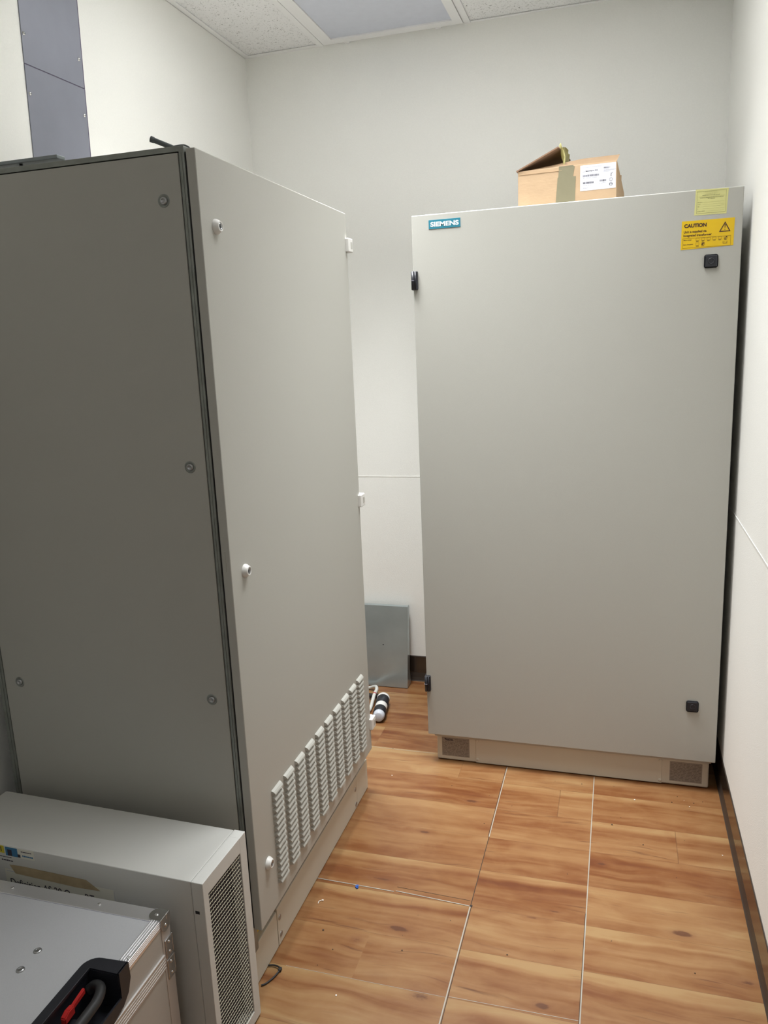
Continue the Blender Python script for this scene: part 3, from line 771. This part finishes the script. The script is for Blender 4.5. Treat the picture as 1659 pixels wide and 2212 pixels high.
# ------------------------------------------------------------------ galvanised tray leaning on the back wall
o = (-1.07, 3.29, 0)
t = thing('sheet_metal_tray', 'grey galvanised sheet metal tray leaning on the back wall', 'metal tray', o)
H_, lean = .388, (3.310-3.2530)/.3805
def tp_(x, y, z): return (x, 3.2530 + z*lean + y, z*1.0)
def slab(b, x0, x1, z0, z1, y0, y1, m):
    tb = bmesh.new(); co = []
    for y in (y0, y1):
        for x, z in ((x0, z0), (x1, z0), (x1, z1), (x0, z1)):
            co.append(tb.verts.new(tp_(x, y, z)))
    for f in ((0, 1, 2, 3), (7, 6, 5, 4), (0, 4, 5, 1), (1, 5, 6, 2), (2, 6, 7, 3), (3, 7, 4, 0)): tb.faces.new([co[i] for i in f])
    bmesh.ops.recalc_face_normals(tb, faces=list(tb.faces)); b.add(tb, m)
b = MB(o)
slab(b, -1.230, -.9145, .003, .3800, 0, .0015, M_ZINC)
b.build('face_sheet', t)
b = MB(o)
tb = bmesh.new()
# right return: deep at the foot, narrow at the top
q = [tp_(-.9145, 0, .003), tp_(-.9145, .062, .003), tp_(-.9145, .040, .080), tp_(-.9145, .026, .340), tp_(-.9145, .026, .378), tp_(-.9145, .012, .386), tp_(-.9145, 0, .380)]
b.prism(q, (.0015, 0, 0), M_ZINC)
b.cyl((-.9135, 3.3265, .040), (-.9120, 3.3265, .040), .004, M_DARK, seg=12, smooth=False)
b.build('side_flange', t)
b = MB(o); slab(b, -1.230, -.9145, .3785, .3800, .0015, .022, M_ZINC); b.build('top_flange', t)
b = MB(o); yy = 3.2530+.1985*lean; b.cyl((-1.031, yy-.0006, .1985), (-1.031, yy+.001, .1985), .0030, M_DARK, seg=14, smooth=False); b.build('hole', t, 'small round dark hole')

# ------------------------------------------------------------------ power connector and cables behind the near cabinet
o = (-.965, 3.0, 0)
t = thing('power_connector', 'black and white cylindrical power connector lying on the floor', 'plug', o)
A = Vector((-.9440, 2.8840, .0290)); D = (Vector((-.9790, 3.0930, .0290))-A); LN = D.length; D.normalize()
MB(o).lathe(A, D, [(.040, .0262), (.042, .0278), (.083, .0278), (.085, .0268)], M_BLACKP, 32).lathe(A, D, [(.120, .0268), (.122, .0285), (.180, .0285), (.186, .0262), (.186, 0)], M_BLACKP, 32).build('shell', t)
MB(o).lathe(A, D, [(.083, .0264), (.122, .0264)], M_WHITEP, 32).build('centre_band', t, 'white middle band')
MB(o).lathe(A, D, [(.018, 0), (.016, .0165), (.019, .0215), (.030, .0245), (.042, .0250)], M_PLUGW, 32).build('end_cap', t, 'milky white end cap')
MB(o).lathe(A, D, [(.184, .0262), (.186, .0290), (.197, .0290), (.199, .0255), (.199, 0)], M_WHITEP, 32).build('collar', t, 'white collar')
MB(o).tube([A+D*.198, A+D*.206+Vector((-.010, .004, 0)), (-1.04, 3.1160, .018), (-1.12, 3.135, .011), (-1.25, 3.15, .011), (-1.35, 3.11, .011)], .0105, M_RUBBER, seg=14).build('cable', t, 'thick black cable')
pts = [(-1.30, 3.04, .0085), (-1.22, 3.14, .0085), (-1.14, 3.205, .0085), (-1.089, 3.213, .0085), (-1.062, 3.203, .020), (-1.040, 3.175, .034), (-1.0265, 3.138, .038), (-1.0245, 3.100, .036),
       (-1.021, 3.060, .026), (-1.020, 3.025, .0085), (-1.018, 2.985, .0085), (-1.03, 2.90, .0085), (-1.10, 2.80, .0085)]
c_ = MB(o).tube(pts, .0078, M_WCABLE, seg=14).build('power_cable'); c_.location = o
tag(c_, 'thin pale grey cable looping across the black cable', 'cable')
p0 = Vector((-1.0245, 3.100, .036)); d0 = (Vector((-1.021, 3.060, .026))-p0).normalized()
MB(o).cyl(p0-d0*.002, p0+d0*.003, .0083, M_RED, seg=16).build('marker_band', c_, 'red marker band')

# ------------------------------------------------------------------ ventilation unit in front of the near cabinet
UO = (-.7965, 1.4235, 0); UA = math.radians(-1.7)
t = thing('ventilation_unit', 'low grey metal unit with mesh end and paper note, before the near cabinet', 'equipment unit', UO, UA)
UW, UD, UH = .680, .1860, .4955
GY0, GY1, GZ0, GZ1 = -.1660, -.0290, .036, .4590
b = MB()
b.box((-UW, -UD+.001, .006), (-.0285, -.001, UH-.0006), M_UNIT, bev=.0018)
b.build('housing', t)
# end cover with rectangular opening
b = MB()
b.box((-.0275, -UD, .006), (0, GY0, UH), M_UNIT, bev=.0016)
b.box((-.0275, GY1, .006), (0, 0, UH), M_UNIT, bev=.0016)
b.box((-.0275, GY0-.002, GZ1), (-.0001, GY1+.002, UH-.0001), M_UNIT, bev=.0010)
b.box((-.0275, GY0-.002, .0061), (-.0001, GY1+.002, GZ0), M_UNIT, bev=.0010)
b.box((-.0278, GY0-.001, GZ0-.001), (-.0268, GY1+.001, GZ1+.001), M_DARK)
b.box((-.0230, -UD-.0004, .4215), (-.0130, -UD+.001, .4285), M_DARK)
cvr = b.build('end_cover', t)
# hexagonal mesh: zigzag ribbons joined by short uprights
b = MB()
pw, ph = .0084, .0101
nrow = int((GZ1-GZ0)/ph)+2; ncol = int((GY1-GY0)/pw)+2
xm0, xm1 = -.0028, -.0014
tb = bmesh.new(); tv = bmesh.new()
def quadbox(bmm, p, q, wz, x0, x1):
    p = Vector(p); q = Vector(q); d = (q-p).normalized(); n = Vector((-d.y, d.x))*wz/2
    c = [p+n, q+n, q-n, p-n]
    a = [bmm.verts.new((x0, v.x, v.y)) for v in c]; e = [bmm.verts.new((x1, v.x, v.y)) for v in c]
    bmm.faces.new(e); 
    for k in range(4): bmm.faces.new((a[k], a[(k+1) % 4], e[(k+1) % 4], e[k]))
for r in range(nrow):
    z = GZ0 + r*ph; sh = (r % 2)*pw/2
    for c in range(-1, ncol):
        y = GY0 + c*pw + sh
        pa = (y, z); pb = (y+pw/2, z+.0028); pc = (y+pw, z)
        def ok(p): return GY0-.0012 <= p[0] <= GY1+.0012 and GZ0-.001 <= p[1] <= GZ1+.001
        if ok(pa) and ok(pb): quadbox(tb, pa, pb, .0009, xm0, xm1)
        if ok(pb) and ok(pc): quadbox(tb, pb, pc, .0009, xm0, xm1)
        pu = (y+pw/2, min(z+ph, GZ1)); 
        if ok(pb) and ok(pu) and pu[1] > pb[1]: quadbox(tv, pb, pu, .0010, xm0-.0004, xm1-.0006)
for q_ in (tb, tv): bmesh.ops.recalc_face_normals(q_, faces=list(q_.faces))
b.add(tb, M_MESH); b.add(tv, M_MESHV)
b.build('mesh_grille', cvr, 'cream hexagonal mesh over dark opening')
# stickers and the taped note on the near side
yy = -UD+.001
b = MB().box((-.5600, yy-.0005, .4740), (-.5140, yy, .4925), M_YST)
b.box((-.5300, yy-.0008, .4800), (-.5270, yy-.0004, .4900), M_INK).box((-.5230, yy-.0008, .4780), (-.5210, yy-.0004, .4900), M_INK)
b.build('yellow_sticker', t, 'small yellow sticker')
b = MB().box((-.5110, yy-.0005, .4690), (-.4300, yy, .4925), M_SHEETP)
b.box((-.5100, yy-.0008, .4700), (-.4760, yy-.0004, .4920), M_BLUE).box((-.5040, yy-.0010, .4705), (-.4920, yy-.0006, .4860), M_INK)
b.box((-.4760, yy-.0009, .4705), (-.4690, yy-.0004, .4780), M_INK)
rn = random.Random(11)
dashes(b, -.4660, -.4350, .4850, .0022, yy-.0005, M_INK, rn, .003, .008, .0008)
dashes(b, -.4630, -.4330, .4740, .0040, yy-.0005, M_BLUE, rn, .002, .006, .0008)
dashes(b, -.5300, -.4960, .4640, .0020, yy+.0002, M_INK, rn, .003, .008, .0008)
dashes(b, -.5250, -.4930, .4550, .0035, yy+.0002, M_INK, rn, .003, .008, .0008)
b.build('printed_sticker', t, 'blue and grey printed sticker')
b = MB().box((-.5200, yy-.0004, .2800), (-.2240, yy, .4350), M_SHEETP)
b.box((-.5200+.2950, yy-.0006, .2800), (-.2240, yy-.0003, .4350), M_INKL)
b.text('Definition AS 20 Open RT', -.5080, .3890, .2290, .0225, yy-.0004, M_INK, bold=.004)
dashes(b, -.5150, -.4900, .4290, .0016, yy-.0004, M_INKL, rn, .003, .006, .0008)
nt = b.build('paper_note', t, 'taped paper note with black lettering')
MB().prism([(-.5040, yy-.0009, .4470), (-.4700, yy-.0009, .4490), (-.2950, yy-.0009, .4480), (-.2600, yy-.0009, .4270), (-.3200, yy-.0009, .4240), (-.4900, yy-.0009, .4270)], (0, -.0004, 0), M_MTAPE).build('masking_tape', nt, 'strip of brown masking tape')

# ------------------------------------------------------------------ aluminium case in the foreground
CX, CY, CH = -.8640, 1.2010, .4500
CX0, CY0 = -1.520, .560
o = (-1.19, .88, 0)
t = thing('transport_case', 'grey aluminium-edged transport case with black recessed handle, nearest the camera', 'case', o)
NY0, NY1, NX, NZ = .7900, 1.0330, -.9300, .3780      # recess for the handle
b = MB(o)
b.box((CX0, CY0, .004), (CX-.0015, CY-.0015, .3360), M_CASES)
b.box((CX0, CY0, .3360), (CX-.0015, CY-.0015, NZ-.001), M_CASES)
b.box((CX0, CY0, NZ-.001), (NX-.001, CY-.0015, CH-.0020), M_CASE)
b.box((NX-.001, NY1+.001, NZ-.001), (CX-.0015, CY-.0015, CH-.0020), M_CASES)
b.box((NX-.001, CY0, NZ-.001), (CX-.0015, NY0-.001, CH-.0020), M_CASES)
b.build('body', t)
b = MB(o)
b.box((CX0, CY0, CH-.0022), (NX-.001, CY-.0015, CH-.0012), M_CASE)
b.box((NX-.001, NY1+.001, CH-.0022), (CX-.0015, CY-.0015, CH-.0012), M_CASE)
b.box((NX-.001, CY0, CH-.0022), (CX-.0015, NY0-.001, CH-.0012), M_CASE)
b.build('lid_panel', t, 'blue-grey lid panel')
# edge profiles with ridges
def ridged(b, y0, y1, face, n, m):
    for k in range(n):
        if face == 'top':
            x = CX-.002-.004-k*.0052
            b.box((x-.0018, y0, CH), (x, y1, CH+.0018), m, bev=.0005)
        else:
            z = CH-.004-k*.0042
            b.box((CX, y0, z-.0012), (CX+.0008, y1, z), m)
b = MB(o)
for y0, y1 in ((1.0600, CY), (CY0, .7680)):
    b = MB(o)
    b.box((CX-.0205, y0, CH-.0030), (CX, y1, CH), M_ALU, bev=.0010)
    b.box((CX-.003, y0, CH-.0200), (CX, y1, CH-.0010), M_ALU, bev=.0006)
    ridged(b, y0+.001, y1-.016, 'top', 3, M_ALU); ridged(b, y0+.001, y1-.016, 'side', 3, M_ALU)
    b.build('edge_profile', t, 'bright ridged aluminium edge')
b = MB(o)
b.box((CX0, CY-.0340, CH-.0030), (CX-.0210, CY, CH-.0002), M_ALU, bev=.0010)
b.box((CX0, CY-.0028, CH-.0300), (CX-.0010, CY, CH-.0010), M_ALU, bev=.0006)
b.box((CX0, CY-.0352, CH-.0012), (CX-.0210, CY-.0341, CH-.0008), M_INKG)
b.build('edge_profile', t, 'plain aluminium edge at the back')
b = MB(o)
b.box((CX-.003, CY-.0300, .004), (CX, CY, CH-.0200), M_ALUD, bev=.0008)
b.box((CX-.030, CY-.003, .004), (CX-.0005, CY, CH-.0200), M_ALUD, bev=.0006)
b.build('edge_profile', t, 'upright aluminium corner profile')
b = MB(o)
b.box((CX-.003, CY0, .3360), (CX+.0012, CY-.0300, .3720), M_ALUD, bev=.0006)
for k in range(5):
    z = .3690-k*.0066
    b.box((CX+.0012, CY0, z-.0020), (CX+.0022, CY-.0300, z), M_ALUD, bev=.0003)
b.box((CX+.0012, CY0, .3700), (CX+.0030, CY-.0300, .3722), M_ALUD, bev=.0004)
b.build('lid_joint_profile', t, 'ridged aluminium band between lid and base')
# corner cap: three lobes folded over the corner
b = MB(o)
def lobe(face):
    n = 22; r = .0165; pts = []
    cxl, cyl_ = -.0165, -.0165
    for k in range(n+1):
        a = math.pi/2 + math.pi*k/n   # half circle facing away from the corner
        pts.append((cxl + r*math.cos(a)*1.0, cyl_ + r*math.sin(a)))
    pts2 = [(0, 0), (-.0165, 0)]
    for k in range(n+1):
        a = math.pi/2 + (math.pi)*k/n
        pts2.append((-.0165 + r*math.cos(a), -.0165 + r*math.sin(a)))
    pts2.append((0, -.0330))
    out = []
    for p_, q_ in pts2:
        if face == 'top': out.append((CX+.0012+p_, CY+.0012+q_, CH+.0006))
        elif face == 'side': out.append((CX+.0006, CY+.0012+q_, CH+.0012+p_))
        else: out.append((CX+.0012+q_, CY+.0006, CH+.0012+p_))
    d = {'top': (0, 0, .0016), 'side': (.0016, 0, 0), 'back': (0, .0016, 0)}[face]
    b.prism(out, d, M_CHROME)
lobe('top'); lobe('side'); lobe('back')
b.box((CX-.012, CY-.012, CH-.012), (CX+.0024, CY+.0024, CH+.0024), M_CHROME, bev=.0022, seg=4)
cap = b.build('corner_cap', t, 'polished metal corner cap')
def rivet(p, ax, parent, r=.0042, m=M_CHROME):
    MB(o).lathe(p, ax, [(0, r), (.0010, r*.95), (.0019, r*.6), (.0014, r*.45), (.0012, 0)], m, 16).build('rivet', parent, 'small round rivet')
rivet((CX-.0165, CY-.0165, CH+.0022), (0, 0, 1), cap); rivet((CX+.0022, CY-.0165, CH-.0190), (1, 0, 0), cap)
# hinge leaves down the back corner
for z0, z1 in ((.3560, .3990), (.3060, .3520)):
    hb = MB(o).box((CX, CY-.0240, z0), (CX+.0022, CY+.0005, z1), M_CHROME, bev=.0008)
    hb.box((CX-.006, CY, z0), (CX+.0022, CY+.0022, z1), M_CHROME, bev=.0006)
    hb = hb.build('hinge_leaf', t, 'metal hinge leaf')
    rivet((CX+.0022, CY-.0120, z1-.010), (1, 0, 0), hb, .0034); rivet((CX+.0022, CY-.0120, z0+.010), (1, 0, 0), hb, .0034)
for x, y in ((-1.0181, 1.1851), (-1.2369, 1.1845), (-.8700, 1.0700-.0)):
    rivet((x, y, CH if x < -.9 else CH+.0002), (0, 0, 1), t, .0038)
for x, y in ((-1.0551, 1.0450), (-1.0536, .9971), (-1.0551, .80)):
    MB(o).lathe((x, y, CH-.0012), (0, 0, 1), [(0, .0082), (.0012, .0078), (.0026, .0060), (.0030, .0048), (.0020, .0036), (.0018, 0)], M_STEEL, 24).build('rivet', t, 'large steel lid rivet')
rivet((CX+.0006, 1.0540-.0, CH-.030), (1, 0, 0), t, .003)
# handle tray
b = MB(o)
def rim_top():
    out = [(CX+.0010, 1.0590)]
    out += [(-.9150, 1.0560)]
    for k in range(1, 7):
        a = math.pi/2*k/6; out.append((-.9150-.0290*math.sin(a), 1.0270+.0290*math.cos(a)))
    for k in range(0, 7):
        a = math.pi/2*k/6; out.append((-.9150-.0290*math.cos(a), .7980-.0290*math.sin(a)))
    out += [(CX+.0010, .7640)]
    return out
inner = [(CX+.0010, NY1-.004), (NX+.0060, NY1-.004), (NX+.0060, NY0+.004), (CX+.0010, NY0+.004)]
# flange plates (top): far end, near end and long side
def plate(pts, z0, z1): b.prism([(x, y, z0) for x, y in pts], (0, 0, z1-z0), M_BLACKP)
rt_ = rim_top()
arc1 = [p for p in rt_ if p[1] > 1.027-.001 and p[0] < -.914]
arc2 = [p for p in rt_ if p[1] < .799 and p[0] < -.914]
plate([(CX+.0010, NY1-.004), (CX+.0010, 1.0590)] + arc1 + [(-.9440, NY1-.008), (NX+.006, NY1-.008), (NX+.006, NY1-.004)], CH-.001, CH+.0032)
plate([(-.9440, NY1-.008), (-.9440, .7980), (NX+.006, .7980), (NX+.006, NY1-.008)], CH-.001, CH+.0032)
plate([(-.9440, .7980)] + arc2[1:] + [(CX+.0010, .7640), (CX+.0010, NY0+.004), (NX+.006, NY0+.004), (NX+.006, .7980)], CH-.001, CH+.0032)
# flange on the side face
side = [(1.0590, CH+.0032), (1.0600, .4200), (1.0500, .3960), (1.0300, .3800), (1.0000, .3720), (.8300, .3720), (.7900, .3800), (.7700, .3960), (.7640, .4200), (.7640, CH+.0032)]
b.prism([(CX-.001, y, z) for y, z in [(1.0590, CH+.0032), (1.0600, .4200), (1.0500, .3960), (1.0300, .3800), (NY1-.004, .3810), (NY1-.004, CH+.0032)]], (.0038, 0, 0), M_BLACKP)
b.prism([(CX-.001, y, z) for y, z in [(NY1-.004, .3810), (1.0000, .3730), (.8300, .3730), (NY0+.004, .3810), (NY0+.004, .4010), (NY1-.004, .4010)]], (.0038, 0, 0), M_BLACKP)
b.prism([(CX-.001, y, z) for y, z in [(NY0+.004, .3810), (.7900, .3800), (.7700, .3960), (.7640, .4200), (.7640, CH+.0032), (NY0+.004, CH+.0032)]], (.0038, 0, 0), M_BLACKP)
# liner of the recess
b.box((NX, NY0, NZ), (CX-.001, NY1, NZ+.002), M_BLACKP)
b.box((NX, NY0, NZ), (NX+.002, NY1, CH), M_BLACKP)
b.box((NX, NY1-.005, NZ), (CX+.0005, NY1, CH), M_BLACKP); b.box((NX, NY0, NZ), (CX+.0005, NY0+.005, CH), M_BLACKP)
b.box((NX+.002, NY0+.02, NZ+.002), (NX+.022, NY1-.06, NZ+.018), M_BLACKP, bev=.003)
# raised bead round the mouth
b.box((NX+.0045, NY0+.004, CH+.0030), (NX+.0065, NY1-.006, CH+.0046), M_BLACKP, bev=.0006)
tray = b.build('handle_tray', t, 'black plastic handle recess')
MB(o).tube([(NX+.012, 1.0120, .4220), (NX+.024, 1.0160, .4310), (NX+.042, 1.0080, .4360), (NX+.053, .9850, .4360), (NX+.056, .9500, .4360), (NX+.056, .8650, .4360), (NX+.053, .8350, .4360), (NX+.040, .8120, .4340), (NX+.014, .8080, .4240)],
           .0095, M_RUBBER, seg=16).build('grip', tray, 'black tubular grip')
rb = MB(o)
rb.prism([(-.9190, .9980, .4290), (-.9190, .9620, .4250), (-.9190, .9600, .4340), (-.9190, .9980, .4400)], (.0060, 0, 0), M_RED, bev=.0012)
rb.prism([(-.9205, .9640, .4200), (-.9205, .9370, .4180), (-.9205, .9370, .4310), (-.9205, .9500, .4370), (-.9205, .9640, .4360)], (.0110, 0, 0), M_RED, bev=.0018)
rb.build('release_lever', tray, 'red plastic lever')

# ------------------------------------------------------------------ small things on the floor
z_ = .0035
b = MB()
zt = [(-.8425, 1.5646, .0045), (-.8306, 1.5680, .0050), (-.8191, 1.5668, .0055), (-.8081, 1.5631, .0060)]
b.tube(zt, .0021, M_RUBBER, seg=8)
b.tube([(-.8070, 1.5560, .0050), (-.8118, 1.5372, .0035), (-.8195, 1.5186, .0030), (-.8269, 1.5066, .0030), (-.8333, 1.5018, .0030)], .0022, M_RUBBER, seg=8)
b.box((-.8110, 1.5535, .0005), (-.8035, 1.5640, .0085), M_RUBBER, bev=.0012)
tag(b.build('cable_tie'), 'bent black cable tie on the floor at the near cabinet plinth', 'cable tie')
b = MB().prism([(-.7190, 1.9040, .0015), (-.7120, 1.8985, .0015), (-.7080, 1.9030, .0015), (-.7115, 1.9120, .0015), (-.7165, 1.9130, .0015)], (0, .0005, .0030), M_BLUESC)
b.prism([(-.7150, 1.9050, .0045), (-.7085, 1.9040, .0045), (-.7100, 1.9110, .0060)], (0, .0005, .0014), M_BLUESC)
tag(b.build('plastic_scrap'), 'tiny bright blue plastic scrap on the floor seam', 'scrap')
b = MB().tube([(-.8010, 1.8140, .0015), (-.8020, 1.8210, .0020), (-.7985, 1.8260, .0025), (-.7930, 1.8290, .0030)], .0009, M_WSC, seg=6)
b.box((-.7945, 1.8270, .0005), (-.7900, 1.8310, .0040), M_WSC, bev=.0008)
tag(b.build('plastic_shred'), 'tiny curled white plastic shred on the floor near the louvred cabinet', 'scrap')
rn = random.Random(2)
b = MB()
spots = [(.0792, 2.5486), (.0058, 2.3854), (.10, 2.30), (.20, 2.56), (.24, 2.58), (.27, 2.57), (.30, 2.585), (.22, 2.60), (.255, 2.545), (-.10, 2.61), (-.4, 2.30), (-.52, 1.70), (-.64, 1.52), (-.25, 1.75), (.15, 1.62), (.21, 1.80), (.33, 2.30), (-.70, 1.66), (-.75, 1.72), (-.55, 2.50), (-.78, 2.52), (-.83, 2.71), (-.72, 1.60)]
for i, (x, y) in enumerate(spots):
    r = rn.uniform(.0012, .0030)
    tb = bmesh.new(); bmesh.ops.create_icosphere(tb, subdivisions=1, radius=r)
    for v in tb.verts: v.co = Vector((v.co.x*rn.uniform(.7, 1.3), v.co.y*rn.uniform(.7, 1.3), v.co.z*.5+r*.5))
    tb.transform(Matrix.Translation((x, y, 0)))
    b.add(tb, M_GRIT if i % 4 else M_WSC)
g = b.build('floor_grit'); tag(g, 'fine dark and pale crumbs of dirt scattered over the wooden floor', 'dirt'); g['kind'] = 'stuff'
